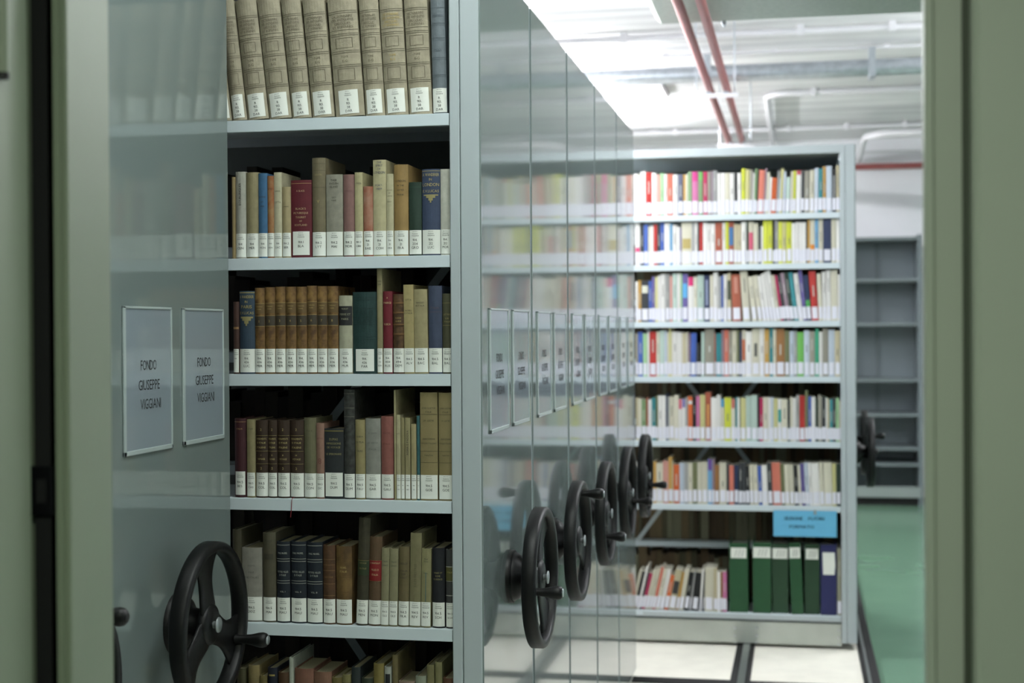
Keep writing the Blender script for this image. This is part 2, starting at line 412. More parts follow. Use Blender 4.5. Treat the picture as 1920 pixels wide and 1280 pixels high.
# rivets on the far base
rv = MB()
for px_ in (1378, 1419, 1573):
    for py_ in (1178, 1192, 1206):
        c = at(px_, py_-(1 if px_ < 1500 else -3), Y=FY+.010)-far.location
        rv.lathe([], m=None) if False else rv.box(c.x-.005, c.x+.005, c.y-.003, c.y+.003, c.z-.005, c.z+.005, b=.002)
rv.build('rivet_row', BADGE, far)
MB().box(-.078, -1.07, .003, .012, .135, .16, b=.001).build('kick_strip', FRAME, far)

# ------------------------------------------------------------------ books
def prof(x, wd, b): return b*(2*x/wd-1)**2
def patch(mb, wd, b, x0, x1, z0, z1, off, m=None, n=7):
    n = n if b > 0 else 1; vs = []; fs = []
    for i in range(n+1):
        x = x0+(x1-x0)*i/n; y = prof(x, wd, b)-off
        vs += [(x, y, z0), (x, y, z1)]
    for i in range(n): fs.append((2*i, 2*i+2, 2*i+3, 2*i+1))
    mb.add(vs, fs, m, b > 0)
def cover_mesh(wd, h, d, b, m, t=.0022, n=8):
    mb = MB(); out = []; inn = []
    out.append((0, d)); inn.append((t, d))
    for i in range(n+1):
        x = wd*i/n; out.append((x, prof(x, wd, b)))
        xi = t+(wd-2*t)*i/n; inn.append((xi, prof(x, wd, b)+t))
    out.append((wd, d)); inn.append((wd-t, d)); L = len(out)
    vs = []
    for z in (0, h):
        vs += [(x, y, z) for x, y in out]+[(x, y, z) for x, y in inn]
    fs = []; A, B, Cc, D_ = 0, L, 2*L, 3*L
    for i in range(L-1):
        fs += [(A+i, A+i+1, Cc+i+1, Cc+i), (B+i+1, B+i, D_+i, D_+i+1), (Cc+i, Cc+i+1, D_+i+1, D_+i), (A+i+1, A+i, B+i, B+i+1)]
    fs += [(A, Cc, D_, B), (A+L-1, B+L-1, D_+L-1, Cc+L-1)]
    mb.add(vs, fs, m)
    return mb
def lettering(lines, wd, b, off, parent, m, name='title_lettering', vertical=False):
    """lines: (text, z centre, height, max width fraction)"""
    mb = MB()
    for (txt, zc, hh, fw_) in lines:
        vs, fs, tw = text_geo(txt)
        if vertical:
            s = hh/.7; L_ = tw*s
            mb.add([(wd/2+hh*.5-bb*s, prof(min(max(wd/2+hh*.5-bb*s, 0), wd), wd, b)-off, zc-L_/2+a*s) for a, bb in vs], [f for f in fs])
            continue
        sz = hh/.72; sx = min(sz, wd*fw_/tw)
        x0 = wd/2-tw*sx/2
        mb.add([(x0+a*sx, prof(min(max(x0+a*sx, 0), wd), wd, b)-off, zc-hh/2+bb*sz) for a, bb in vs], fs)
    return mb.build(name, m, parent)
def place(o, X, Y, Z, lean):
    o.location = (X, Y, Z); o.rotation_euler = (0, math.radians(lean), 0)

NEARB = NY+.016
bookgroup = {}
def near_book(row, x0, x1, top, col, desc, call=None, title=None, bands=(), lean=0, b=None, noise=.12, nscale=60, dark=None, labw=1.0, labh=.058, tcol=None, d=None, scale=None, org=None, fixedh=None, zbot=None, vertical=False, ribbon=False):
    S, ox, oy = {0: (.3905, 420, 0), 1: (.3905, 420, 0), 2: (.3671, 420, 490), 3: (.3671, 420, 490), 4: (.2656, 420, 940), 5: (.2656, 420, 940)}[row]
    z = NZ[row] if zbot is None else zbot
    ybot = {0: 212, 1: 478, 2: 700, 3: 938, 4: 1172, 5: 1275}[row]
    PX0, PX1 = ox+x0*S, ox+x1*S; pt = oy+top*S
    A = at(PX0, ybot, Y=NEARB); B = at(PX1, ybot, Y=NEARB)
    wd = (B.x-A.x-.0006)*math.cos(math.radians(lean))
    h = fixedh or (at((PX0+PX1)/2, pt, Y=NEARB).z-z)/math.cos(math.radians(lean))
    if row in (4, 3) and d is None: pass
    d = d or min(.235, max(.11, h*.68))
    if b is None: b = min(.22*wd, .007)
    t = thing('book', desc, 'book', (0, 0, 0), 'old volumes on shelf %s of the near bookcase' % ('one', 'two', 'three', 'four', 'five', 'six')[row])
    off = wd*math.sin(math.radians(lean)) if lean < 0 else 0
    place(t, A.x+.0003, NEARB, z+.0006+abs(math.sin(math.radians(lean)))*0, lean)
    if lean > 0: t.location.z += wd*math.sin(math.radians(lean))
    col = grade(col, .92, .98)
    cm = mat('cover_'+col+dark_key(dark, noise), col, .68, noise=noise, nscale=nscale, dark=dark, bump=.25, bscale=700)
    mb = cover_mesh(wd, h, d, b, cm)
    for (z0, z1, c, *r) in bands:
        bm = mat('band_'+c, c, .55)
        rel = r[0] if r else .0006
        xa, xb = (r[1], r[2]) if len(r) > 2 else (0.0, 1.0)
        patch(mb, wd, b, wd*xa, wd*xb, h*z0, h*z1, rel, bm)
    mb.build('cover', cm, t)
    MB().box(.0022, wd-.0022, b+.003, d-.003, .0025, h-.0035).build('page_block', PAGES, t)
    if call:
        mb = MB(); lw = wd*labw; lx0 = wd*.5-lw*.5+.0002; lx1 = lx0+lw-.0004
        lz0 = .0035 if labw > .95 else .006; lz1 = lz0+labh
        patch(mb, wd, b, lx0, lx1, lz0, lz1, .0009)
        lo = mb.build('call_number_label', WHITEP, t)
        n = len(call); ls = []
        hh = min(.0062, lw*.24)
        ls.append(('BIBLIOTECA', lz1-.0035, .0016, .62*labw)); ls.append(('Sezione', lz1-.0085, .0032, .66*labw)); ls.append(('VIGGIANI', lz1-.0135, .0030, .78*labw))
        zz = lz1-.026 if n == 2 else lz1-.0235
        st = .0098 if n == 2 else .0092
        for c in call: ls.append((c, zz, hh, .62*labw)); zz -= st
        lettering(ls, wd, b, .0013, lo, LABINK, 'label_lettering')
    if title:
        lettering([(tx, h*zc, hh, fw_) for (tx, zc, hh, fw_) in title], wd, b, .0016, t, mat('tt_'+(tcol or '2a2820'), tcol or '2a2820', .6), vertical=vertical)
    if ribbon:
        MB().tube([(wd*.3, .004, .0018), (wd*.3, -.0125, .0016), (wd*.28, -.0150, -.004), (wd*.24, -.0152, -.030), (wd*.18, -.0150, -.045)], .0009, mat('red_ribbon', '7a1020', .7), n=6).build('bookmark_ribbon', None, t)
    return t
def dark_key(d, n): return ('_'+d if d else '')+'_%d' % int(n*100)

T = 'top shelf of the near bookcase'
# row 0: tall taupe encyclopaedia volumes
R0 = [(-30, 33, 7, 'leftmost tall taupe cloth volume, half hidden, on the near bookcase top shelf'),
 (36, 106, 6.5, 'tall taupe cloth volume beside the glossy left panel on the near top shelf'),
 (110, 210, 6.2, 'wide-spined taupe volume, second full one from the left panel, near top shelf'),
 (214, 320, 6, 'taupe cloth volume with creased white label, third full one on the near top shelf'),
 (324, 416, 5.6, 'taupe cloth volume between the creased-label one and its neighbour, near top shelf'),
 (421, 526, 5.0, 'taupe volume just left of the widest one on the near top shelf'),
 (533, 672, 4.2, 'widest taupe volume with off-centre white label on the near top shelf'),
 (677, 770, 3.5, 'taupe volume just right of the widest one on the near top shelf'),
 (773, 882, 3.2, 'taupe volume with faded gold title lines on the near top shelf'),
 (886, 997, 2.6, 'taupe volume next to the blue-grey one on the near top shelf')]
for i, (a, c, ln, ds) in enumerate(R0):
    bands = []
    for zc in (.26, .275, .40, .415, .515, .53, .655, .67, .70, .84, .855):
        bands.append((zc, zc+.0035, '5f5846', .0008))
    for (za, zb) in ((.29, .385), (.555, .635)):
        bands += [(za, za+.003, '665e4b', .0007, .2, .8), (zb, zb+.003, '665e4b', .0007, .2, .8), (za, zb, '665e4b', .0007, .2, .225), (za, zb, '665e4b', .0007, .775, .8)]
    near_book(0, a, c, 0, 'a0977e', ds, ('R', '913.', '38', 'DAR'), bands=bands, lean=-ln, b=.010, noise=.16, nscale=40, fixedh=.300, d=.22, labw=.8 if i != 6 else .68,
        title=[('DICTIONNAIRE', .815, .006, .7), ('DES ANTIQUITES', .785, .006, .76), ('GRECQUES', .755, .006, .6), ('ET ROMAINES', .727, .006, .7), ('TOME', .485, .005, .3), ('R-S' if i == 8 else 'E-G', .45, .006, .25)],
        tcol='a9924e' if i == 8 else '5d5542')
near_book(0, 1002, 1070, 0, '6b757a', 'narrow blue-grey cloth volume at the right end of the near top shelf', ('R', '913.', '38', 'DAR'), lean=-1.2, b=.007, fixedh=.296, d=.22,
    bands=[(z, z+.003, '525c61', .0008) for z in (.30, .315, .44, .455, .60, .615, .72, .735, .86)], title=[('DAREMBERG', .80, .005, .7), ('INDEX', .52, .005, .5)], tcol='48525a')
B2 = 'on the near second shelf'
f3 = lambda a, b_, c=None: (a, b_) if c is None else (a, b_, c)
L1 = [
 (38, 54, 850, '8f7d52', 'thin tan book at the far left end ' + B2, None, None, {}),
 (54, 104, 825, 'a5a498', 'grey-white book with a vertical title ' + B2, ('914', 'CEN'), [('BOURLINGUER', .74, .006, 1)], dict(vertical=True)),
 (104, 165, 828, '8f8560', 'khaki cloth book with blank spine ' + B2, ('914', 'MER'), None, {}),
 (165, 208, 832, '35648a', 'bright blue slim book ' + B2, ('914', 'MON'), [('LE MOND', .72, .004, .7), ('ET', .66, .004, .3), ('MER', .61, .004, .5)], dict(b=.004)),
 (208, 240, 845, '93754c', 'worn brown-orange slim book ' + B2, ('914', 'REN'), [('LETTRES', .84, .004, .7)], dict(noise=.5, nscale=30, dark='8a4a22')),
 (240, 278, 828, 'b6b092', 'cream tall slim book lettered in black ' + B2, ('914', 'SAC'), [('DANS', .78, .004, .7), ('COTTA', .65, .005, .8)], dict(b=.003)),
 (278, 320, 897, 'a4946c', 'short tan book left of the crimson one ' + B2, ('914.2', 'BER'), [('LONDRES', .72, .003, .7)], {}),
 (320, 420, 865, '5e0e1d', 'wide crimson book with gold lettering ' + B2, ('914.1', 'BLA'), [('A. BLACK', .86, .0045, .4), ("BLACK'S", .63, .005, .5), ('PICTURESQUE', .575, .005, .7), ('TOURIST', .52, .005, .5), ('OF', .47, .004, .14), ('SCOTLAND', .42, .005, .6)], dict(tcol='b8a27c', b=.005, labw=.82, bands=[(.955, .96, 'a58a60')])),
 (422, 487, 758, '71674c', 'tall brown-grey book with a small crest ' + B2, ('914.2', 'LYT'), [('v', .57, .012, .3), ('SOUTH', .83, .004, .5)], dict(tcol='9a8a5c', bands=[(.94, .945, '57503a'), (.87, .875, '57503a'), (.70, .705, '57503a')])),
 (490, 570, 838, '8d8a7a', 'broad grey book with a pale cracked spine ' + B2, ('914.2', 'MAI'), [('THEIR', .93, .0045, .4), ('ENGLISH', .89, .0045, .6), ('ISLAND', .85, .0045, .55), ('LEO', .72, .004, .3), ('MAIS', .685, .004, .35)], dict(b=.004, noise=.15)),
 (572, 626, 838, '84605a', 'dusty rose book ' + B2, ('914.2', 'MOR'), [('LONDON', .80, .005, .6)], dict(tcol='6a4844')),
 (628, 667, 828, 'aea67c', 'pale yellow-green book with torn cap ' + B2, ('914.2', 'OBE'), [('LONDON', .87, .004, .7)], dict(b=.003)),
 (668, 715, 895, '9e7a64', 'low rust-stained pinkish book ' + B2, ('914.', '21', 'BAE'), None, dict(noise=.4, nscale=25, dark='8c4a30')),
 (716, 779, 768, 'b5ac84', 'tall cream book with blue letters down its spine ' + B2, ('914.', '21', 'COH'), [('THE', .975, .005, .4), ('SPIRIT', .94, .005, .6), ('OF', .905, .005, .3), ('LONDON', .87, .006, .85), ('PORT-', .735, .005, .6), ('HEIM', .70, .005, .6)], dict(tcol='2d3a58', b=.004)),
 (780, 814, 835, 'b8b08c', 'slim cream book with small black title ' + B2, ('914.', '21', 'DEA'), [('THE STORY', .80, .003, .8), ('OF', .765, .003, .3), ('LONDON', .73, .003, .7), ('DENT', .66, .003, .6)], dict(b=.003)),
 (815, 884, 790, '9a7c46', 'ochre-brown book with toned spine ' + B2, ('914.', '21', 'FRA'), [('LONDON', .82, .005, .7), ('IN THE', .77, .004, .5), ('SIXTIES', .72, .004, .6), ('FRANK', .67, .004, .5)], dict(noise=.2, nscale=20)),
 (888, 948, 875, '1d3628', 'dark green short book ' + B2, ('914.', '204', 'GRO'), None, dict(b=.005, bands=[(.93, .935, '2c4a38')])),
 (950, 1038, 812, '35435e', 'wide slate-blue book with gold title and ornament ' + B2, ('914.', '212', 'LUC'), [('A WANDERER', .935, .0075, .9), ('IN', .88, .006, .2), ('LONDON', .82, .008, .9), ('E.V.LUCAS', .745, .0065, .88)], dict(tcol='a99a60', bands=[(.975, .98, 'a99a60'), (.69, .705, '8d8458', .0009, .1, .9), (.665, .69, '8d8458', .0009, .25, .75), (.635, .665, '8d8458', .0009, .38, .62), (.61, .635, '8d8458', .0009, .46, .54)])),
 (1040, 1088, 812, 'b8b8aa', 'white book against the upright at the right end ' + B2, ('914.', '212', 'MOR'), None, dict(b=.003)),
]
for a, c, tp, col, ds, call, ti, kw in L1: near_book(1, a, c, tp, col, ds, call, ti, **kw)
B3 = 'on the near third shelf'
near_book(2, 48, 76, 207, '44281e', 'small dark brown book at the left end '+B3, ('914.',), None, bands=[(.62, .65, '8a6a40')])
near_book(2, 77, 156, 152, '2e4254', 'slate-teal book with gold title and ornament '+B3, ('914.', '436', 'LUC'), [('A WANDERER', .93, .0075, .9), ('IN', .87, .006, .2), ('PARIS', .81, .008, .8), ('E.V.LUCAS', .735, .0065, .88)], tcol='a89858', bands=[(.975, .985, '9c8e58'), (.67, .69, '8d8458', .0009, .1, .9), (.64, .67, '8d8458', .0009, .22, .78), (.605, .64, '8d8458', .0009, .36, .64), (.58, .605, '8d8458', .0009, .45, .55)])
vx = [157, 208, 261, 314, 368, 423, 475, 527, 583]
vt = [136, 133, 130, 130, 130, 125, 127, 127]
nm = ['one', 'two', 'three', 'four', 'five', 'six', 'seven', 'eight']
for i in range(8):
    near_book(2, vx[i], vx[i+1]-1, vt[i], '80602f', 'mottled brown leather volume with numeral %s on its dark band, near third shelf' % nm[i], ('914.', '436', 'MER'),
        [('TABLEAU', .78, .003, .6), ('PARIS', .75, .003, .5), (str(i+1), .61, .006, .2)], tcol='a8925c', noise=.5, nscale=45, dark='4c3216',
        bands=[(.555, .67, '3a3227'), (.67, .675, '9a8450'), (.70, .815, '5f4a28'), (.815, .82, '9a8450'), (.36, .365, '6a4e28'), (.50, .505, '5a4222'), (.55, .555, '9a8450')])
near_book(2, 585, 654, 175, 'a7a48c', 'cream book with black title band '+B3, ('914.', '436', 'MUR'), [('MURAT', .83, .004, .5), ('PIERRE ET', .76, .005, .8), ('PARIS', .70, .005, .6)], bands=[(.62, .865, '1c1c1e')], tcol='9a9880')
near_book(2, 656, 781, 157, '173936', 'very wide dark teal book with embossed spine '+B3, ('914.', '436', 'PAR'), [('PARIS', .745, .013, .8), ('GUIDE', .65, .010, .7), ('PAR', .56, .004, .3)], tcol='0e2a28', labw=.76, labh=.054, b=.008, bands=[(z, z+.006, '102c2a', .0009) for z in (.93, .90, .80, .69, .60, .45, .42)])
near_book(2, 783, 811, 38, '8d835e', 'very tall thin beige book '+B3, ('914.', '436', 'ROM'), [('PARIS', .88, .0035, .7), ('ROME', .85, .0035, .6)], b=.002)
near_book(2, 813, 860, 153, '6e1220', 'bright crimson slim book '+B3, ('914.', '4531', 'RUS'), [('A', .92, .004, .2), ('PARIGI', .86, .005, .8), ('RUSCA', .60, .005, .7)], tcol='c0ac80', b=.004)
near_book(2, 863, 921, 168, '5f4122', 'short brown leather book with raised bands '+B3, ('914.', '494', 'DEM'), [('SUISSE', .70, .004, .7), ('GUIDE', .66, .004, .6)], tcol='a08850', noise=.5, dark='38240f', bands=[(z, z+.018, '6e4e2a', .0022) for z in (.49, .61, .76, .88)]+[(.63, .75, '47301c')])
near_book(2, 922, 973, 120, 'a29262', 'tan paper-covered book with black title '+B3, ('914.5', 'ALV'), [('CITTA', .83, .004, .7), ('NOBILI', .71, .004, .8), ('D ITALIA', .68, .004, .8)], lean=-.6, b=.002)
near_book(2, 974, 1043, 143, '9b9068', 'beige book with cracked spine '+B3, ('914.5', 'BAC'), [('VIAGGIO', .84, .004, .6), ('IN ITALIA', .805, .004, .65)], lean=-.8, b=.004)
near_book(2, 1044, 1113, 125, '3b465e', 'slate-blue smooth book second from the right '+B3, ('914.5', 'BAL'), [('ITALIA', .75, .005, .7)], tcol='5a4a52', b=.006, bands=[(.70, .704, '5a4a52')])
near_book(2, 1115, 1167, 165, '48462f', 'dark olive book by the upright at the right end '+B3, ('914.5', 'BAL'), [('LETTRES', .74, .004, .7), ('SUR', .69, .004, .4), ('ITALIE', .65, .004, .6)], tcol='8a8050', bands=[(.88, .885, '7a7248'), (.60, .605, '7a7248')])
B4 = 'on the near fourth shelf'
near_book(3, 52, 112, 803, '3d0f17', 'maroon book by the glossy left panel '+B4, ('914.5', 'BES'), [('ITALIA', .87, .004, .5)], tcol='a08058', labw=.85, bands=[(.955, .96, 'a08058')])
near_book(3, 117, 159, 808, '8a805a', 'pale khaki slim book '+B4, ('914.5', 'CAS'), [('LE TERRE', .88, .003, .6)], b=.003)
cx = [(161, 223, 'I'), (225, 270, 'II'), (272, 334, 'III'), (337, 406, 'IV')]
for i, (a, c, r_) in enumerate(cx):
    near_book(3, a, c, 812, '372415', 'dark brown ribbed volume with gilt bands, %s in its set of four, near fourth shelf' % ('first', 'second', 'third', 'last')[i], ('914.5', 'COL'),
        [('2', .88, .006, .2), ('MONUMENTS', .76, .0045, .8), ('D ITALIE', .71, .0045, .7), ('ITALIENS', .65, .0045, .7), (r_, .55, .004, .2), ('VOYAGE', .50, .0045, .6), ('2', .38, .006, .2)], tcol='b0a06a',
        bands=[(z, z+.007, '9a8a58', .0018) for z in (.60, .80, .435)]+[(z, z+.016, '2c1c10', .0022) for z in (.605, .805, .44)], ribbon=(i == 3))
near_book(3, 408, 470, 800, '686447', 'frayed olive-khaki book '+B4, ('914.5', 'CON'), [('ITALIE', .84, .004, .5)], tcol='4a4730', noise=.25, nscale=20)
near_book(3, 471, 512, 827, '8e6a5a', 'faded pink slim book with patterned spine '+B4, ('914.5', 'DIC'), [('NAPOLI', .80, .004, .7), ('8', .50, .014, .4)], tcol='6e4038', b=.004)
near_book(3, 513, 611, 855, '1f2327', 'wide charcoal book with gold title '+B4, ('914.5', 'DUM'), [('DUMAS', .85, .006, .45), ('IMPRESSIONS', .79, .005, .75), ('DE VOYAGE', .735, .005, .7), ('LE SPERONARE', .64, .005, .8)], tcol='8e8458', labw=.92, b=.004, bands=[(.96, .975, '6a6034')])
near_book(3, 612, 667, 655, '393a36', 'tall mottled dark grey book '+B4, ('914.5', 'DUM'), None, noise=.4, nscale=90, dark='22231f', bands=[(z, z+.004, '6a6a5c') for z in (.96, .83, .75)])
near_book(3, 670, 720, 810, '91855a', 'khaki book with black title '+B4, ('914.5', 'FAU'), [('GUIDA', .79, .004, .7), ('DI PISA', .72, .005, .8), ('FAURE', .61, .005, .6)])
near_book(3, 722, 799, 803, '87877f', 'broad light grey book '+B4, ('914.5', 'GAR'), [('A. GARIN', .82, .004, .55), ('LA VERTA', .70, .005, .7), ('ITALIA', .62, .005, .5)], tcol='5a5a54', b=.006)
near_book(3, 802, 865, 792, '8c5249', 'dusty red book '+B4, ('914.5', 'GAU'), [('GAUTIER', .80, .004, .6), ('ITALIA', .67, .004, .55)], tcol='5e3028', b=.006)
near_book(3, 871, 881, 658, 'a29870', 'tall thin cream booklet standing right of the dusty red book '+B4, None, None, b=0)
near_book(3, 882, 904, 785, 'a89f7c', 'slim cream booklet with a black printed title '+B4, ('914.5', 'GIO'), [('GIOTTO', .78, .003, .7)], b=.001)
near_book(3, 905, 924, 800, '857b54', 'thin khaki booklet '+B4, ('914', 'GI'), None, b=.001)
near_book(3, 926, 953, 800, '928860', 'thin yellow-beige booklet with vertical lettering '+B4, ('914', 'GIO'), [('ROMA E PADOVA', .70, .005, 1)], vertical=True, b=.001)
near_book(3, 957, 984, 832, '9c8f66', 'low beige booklet beside the teal one '+B4, ('914', 'GI'), None, b=.001)
near_book(3, 986, 1001, 790, '2c5c60', 'teal sliver of a book '+B4, ('91', 'G'), None, b=.001)
for i, (a, c) in enumerate(((1003, 1092), (1098, 1170))):
    near_book(3, a, c, 670+2*i, '8a7c50', ('broad khaki book with black rules, left of its twin, ' if i == 0 else 'khaki book with black rules by the upright, twin of its neighbour, ')+B4[3:], ('914.5', 'GOE'),
        [('JOHN GOETHE', .855, .004, .8), ('ITALIE', .82, .004, .4), ('J.W. GOETHE', .74, .004, .6), ('ANNI ROMANI', .57, .004, .7), ('VIAGGIO ITALIANO', .53, .004, .9), ('Volume Primo', .42, .0035, .5)], b=.003, noise=.15, nscale=14,
        bands=[(.795, .798, '3a3420'), (.455, .458, '3a3420'), (.35, .353, '3a3420')])
B5 = 'on the near fifth shelf'
near_book(4, 60, 122, 200, '3b3723', 'olive-brown tall book half hidden by the big handwheel '+B5, None, None)
near_book(4, 124, 267, 328, '878379', 'broad grey-white book behind the big handwheel '+B5, ('914.5', 'DOZ'), [('DOSTO', .76, .004, .4), ('ITALIE', .67, .004, .4), ('THE ITALIES', .60, .005, .7)], tcol='4a4742', b=.006)
near_book(4, 272, 363, 222, '504b38', 'olive-grey cloth book left of the navy set '+B5, ('914.5', 'MAI'), [('ITALIE', .91, .005, .6)], tcol='38342a', bands=[(.70, .765, '3c382c', .0008, .15, .85)])
for i, (a, c, tp, rn) in enumerate(((370, 463, 285, 'I'), (471, 578, 285, 'II'), (584, 693, 290, 'III'))):
    near_book(4, a, c, tp, '0d1825', 'navy volume with silver-gilt bands, %s of three, near fifth shelf' % ('first', 'second', 'third')[i], ('914.5', 'MAU'),
        [('PAUL MAUREL', .86, .0045, .7), ('PETITES VILLES', .63, .0045, .8), ('D ITALIE', .59, .0045, .5), ('VOL. '+rn, .385, .004, .4)], tcol='a8aaa0',
        bands=[(z, z+.007, '8a8c84', .0012) for z in (.955, .785, .755, .515, .485)], noise=.2)
near_book(4, 698, 783, 312, '57391e', 'brown leather book left of the peeling one '+B5, ('914.5', 'MAU'), [('VILLES D ITALIE', .60, .004, .7)], tcol='8a6a40', noise=.3, bands=[(z, z+.006, '7d5f3c', .001) for z in (.82, .75, .68, .51, .36)])
near_book(4, 790, 900, 318, '70562a', 'light brown leather book with peeling cap '+B5, ('914.5', 'MAU'), [('MAUREL', .73, .005, .4), ('ITALIE', .68, .005, .5)], tcol='a8925c', noise=.45, nscale=25, dark='4a3416', bands=[(z, z+.008, '5c4420', .0018) for z in (.79, .60, .41)])
near_book(4, 928, 1010, 118, '393522', 'tall dark olive book leaning at a gap '+B5, ('914.5', 'MEN'), [('VOYAGE', .58, .004, .6), ('EN ITALIE', .53, .004, .6)], tcol='8a8050', lean=2, bands=[(.465, .60, '27331c'), (.60, .604, '7a7040')], noise=.3)
near_book(4, 1014, 1102, 252, '5a432a', 'brown book with a red title label '+B5, ('914.5', 'MON'), [('E. MONTEGUT', .705, .004, .8), ('VILLES D', .63, .0045, .6), ('ITALIA', .575, .0045, .5)], tcol='c0b088', lean=1.5, bands=[(.50, .735, '7a1518'), (.50, .504, 'b0a070'), (.731, .735, 'b0a070')])
near_book(4, 1104, 1160, 330, '847f5f', 'left of two alike olive-cream slim books '+B5, ('914.5', 'OLS'), [('ITALIAN', .83, .004, .6), ('JOURNEYS', .78, .004, .7)], lean=1.2, b=.003)
near_book(4, 1162, 1222, 335, '847f5f', 'right of two alike olive-cream slim books '+B5, ('914.5', 'OLS'), [('ITALIAN', .83, .004, .6), ('JOURNEYS', .78, .004, .7)], lean=1.2, b=.003)
near_book(4, 1226, 1302, 322, '695d3c', 'brown-khaki book with blue-black title '+B5, ('914.5', 'FRA'), [('FIRENZE', .79, .005, .7), ('ITALIA', .70, .005, .7), ('DER', .66, .005, .4), ('KUNST', .615, .005, .6)], tcol='34302a', lean=1)
near_book(4, 1306, 1385, 225, '78724f', 'tall olive-yellow book with vertical ornament '+B5, ('914.5', 'REV'), [('JULES DESTREE', .55, .006, 1)], tcol='59563c', lean=1.2, vertical=True, b=.003)
near_book(4, 1388, 1456, 335, '88825a', 'olive-yellow book with a thin blue line '+B5, ('914.5', 'REV'), [('Paul', .87, .004, .4), ('Franz', .84, .004, .45), ('Roma', .69, .004, .4)], tcol='34362a', lean=1, b=.003, bands=[(.33, .70, '2a5a62', .001, .46, .52)])
near_book(4, 1468, 1556, 330, '12141b', 'black book with small gold title '+B5, ('914.5', 'SCH'), [('VENISE ET', .69, .004, .7), ('ROME', .65, .004, .4), ('FLORENCE', .61, .004, .7)], tcol='8e8458')
near_book(4, 1566, 1625, 340, '393939', 'dark grey book with olive title panel at the right end '+B5, ('914.5', 'SCH'), [('ITALIE', .71, .004, .6)], tcol='a09458', bands=[(.60, .775, '4c4a24'), (.775, .785, '9a9a90'), (.595, .60, '9a9a90'), (.41, .42, '9a9a90')])
B6 = 'on the near sixth shelf'
L6 = [(88, 150, 1180, '4a4628', 'dark olive book left of the tan one', 0), (165, 245, 1158, '8a7a4c', 'frayed tan book', 0), (248, 300, 1232, '7c6e3c', 'low yellow-brown book', 0), (303, 372, 1175, '10182a', 'navy book with a gold mark', 0), (378, 455, 1208, '4e3218', 'brown leather book', 0),
 (459, 489, 1102, 'a5aa9c', 'tall thin grey-white book', 0), (494, 628, 1182, '77503e', 'wide reddish brown book with curved head', 0), (630, 755, 1205, '7c5844', 'wide brown book with rough cloth', 0), (757, 830, 1245, '6c6030', 'low olive book', 0), (832, 892, 1225, '7d7646', 'khaki book with dark label', 0),
 (896, 960, 1172, '222c2c', 'dark slate book', 0), (965, 1048, 1250, '2c3626', 'low dark green book', 0), (1052, 1126, 1146, '7d7036', 'olive-yellow book', 0), (1130, 1180, 1168, 'a3a69c', 'grey-white book with a black title label', 0), (1186, 1226, 1085, '6c6038', 'tall slim khaki book', 0),
 (1228, 1342, 1272, '8a7666', 'low pinkish book', 0), (1348, 1425, 1235, '8e9480', 'pale grey-green book', 0), (1430, 1482, 1155, '7a754c', 'olive slim book', 0), (1488, 1538, 1136, '7e7a50', 'tall olive-cream book', 0), (1542, 1622, 1250, '5c3a24', 'brown book by the upright', 0)]
for a, c, tp, col, ds, _ in L6:
    bands = [(.80, .92, '16181a', .0009, .15, .85)] if 'black title' in ds else [(.84, .9, '26301c')] if 'dark label' in ds else [(.9, .92, '9a8a50', .0009, .2, .8)] if 'gold mark' in ds else []
    near_book(5, a, c, tp, col, ds+' '+B6, ('914.5', 'SIT'), None, noise=.22, nscale=30, bands=bands)
# a row of books on the reverse side, in the dark behind
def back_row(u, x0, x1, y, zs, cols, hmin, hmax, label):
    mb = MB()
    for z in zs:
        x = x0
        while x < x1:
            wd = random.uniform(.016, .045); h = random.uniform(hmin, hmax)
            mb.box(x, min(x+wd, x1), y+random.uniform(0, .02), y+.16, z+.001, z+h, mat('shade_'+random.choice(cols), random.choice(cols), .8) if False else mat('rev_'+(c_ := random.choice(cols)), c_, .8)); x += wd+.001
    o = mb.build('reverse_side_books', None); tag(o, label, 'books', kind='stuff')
back_row(near, XM-1.05, XM-.08, NY+.42, [z+.052 for z in NZ[1:6]], ['1c1610', '221e16', '15110d', '28241a'], .16, .23, 'books of the reverse side seen dimly through the near bookcase')  # covers coloured nearly black to put the interior's shade into them
back_row(far, XF-1.37, XF-.08, FY+.42, [EYE-.80, EYE-.48, EYE-1.13, EYE-.16, EYE+.16], ['4a3c2a', '5c4a34', '54503c', '6a5a40', '77745e', '3c3428'], .19, .26, 'books of the reverse side seen dimly through the far bookcase')
back_row(far, XF-1.37, XF-.45, FY+.42, [EYE-1.43], ['4a3c2a', '5c4a34', '54503c', '6a5a40', '77745e'], .2, .26, 'books of the reverse side low down behind the leaning paperbacks')

# ------------------------------------------------------------------ far paperbacks
PAL = dict(wh=('white', 'd6d4cf'), cr=('cream', 'c4c0a8'), gy=('grey', '8f918f'), dg=('charcoal', '33373a'), bk=('black', '0e0f12'), rd=('red', 'b8231d'), co=('coral', 'cb6650'), sa=('salmon pink', 'c98a80'),
 orr=('orange', 'cc5418'), pk=('pink', 'b85a8c'), mg=('magenta', 'b3194f'), gn=('green', '6f9060'), lg=('light green', '8fbf85'), br_gn=('bright green', '62b048'), mi=('mint green', 'a5bdb0'), dk=('dark green', '1c3426'), te=('teal', '22828a'), nb=('navy', '1a2a52'),
 bl=('blue', '3658b0'), lb=('light blue', '5a97c4'), pb=('pale blue', 'adb9c8'), pu=('purple', '564a8e'), ma=('mauve', '8a7280'), ye=('bright yellow', 'c9cf28'), py=('pale yellow', 'c0bb78'), oc=('ochre', 'b98a35'),
 br=('brown', '8f5c2a'), ru=('rust red', 'a04a30'), ol=('olive', '6a6f48'), ta=('taupe', '8c887a'), be=('beige', 'b3a885'), sl=('slate', '575a74'), em=('emerald', '2a9a70'))
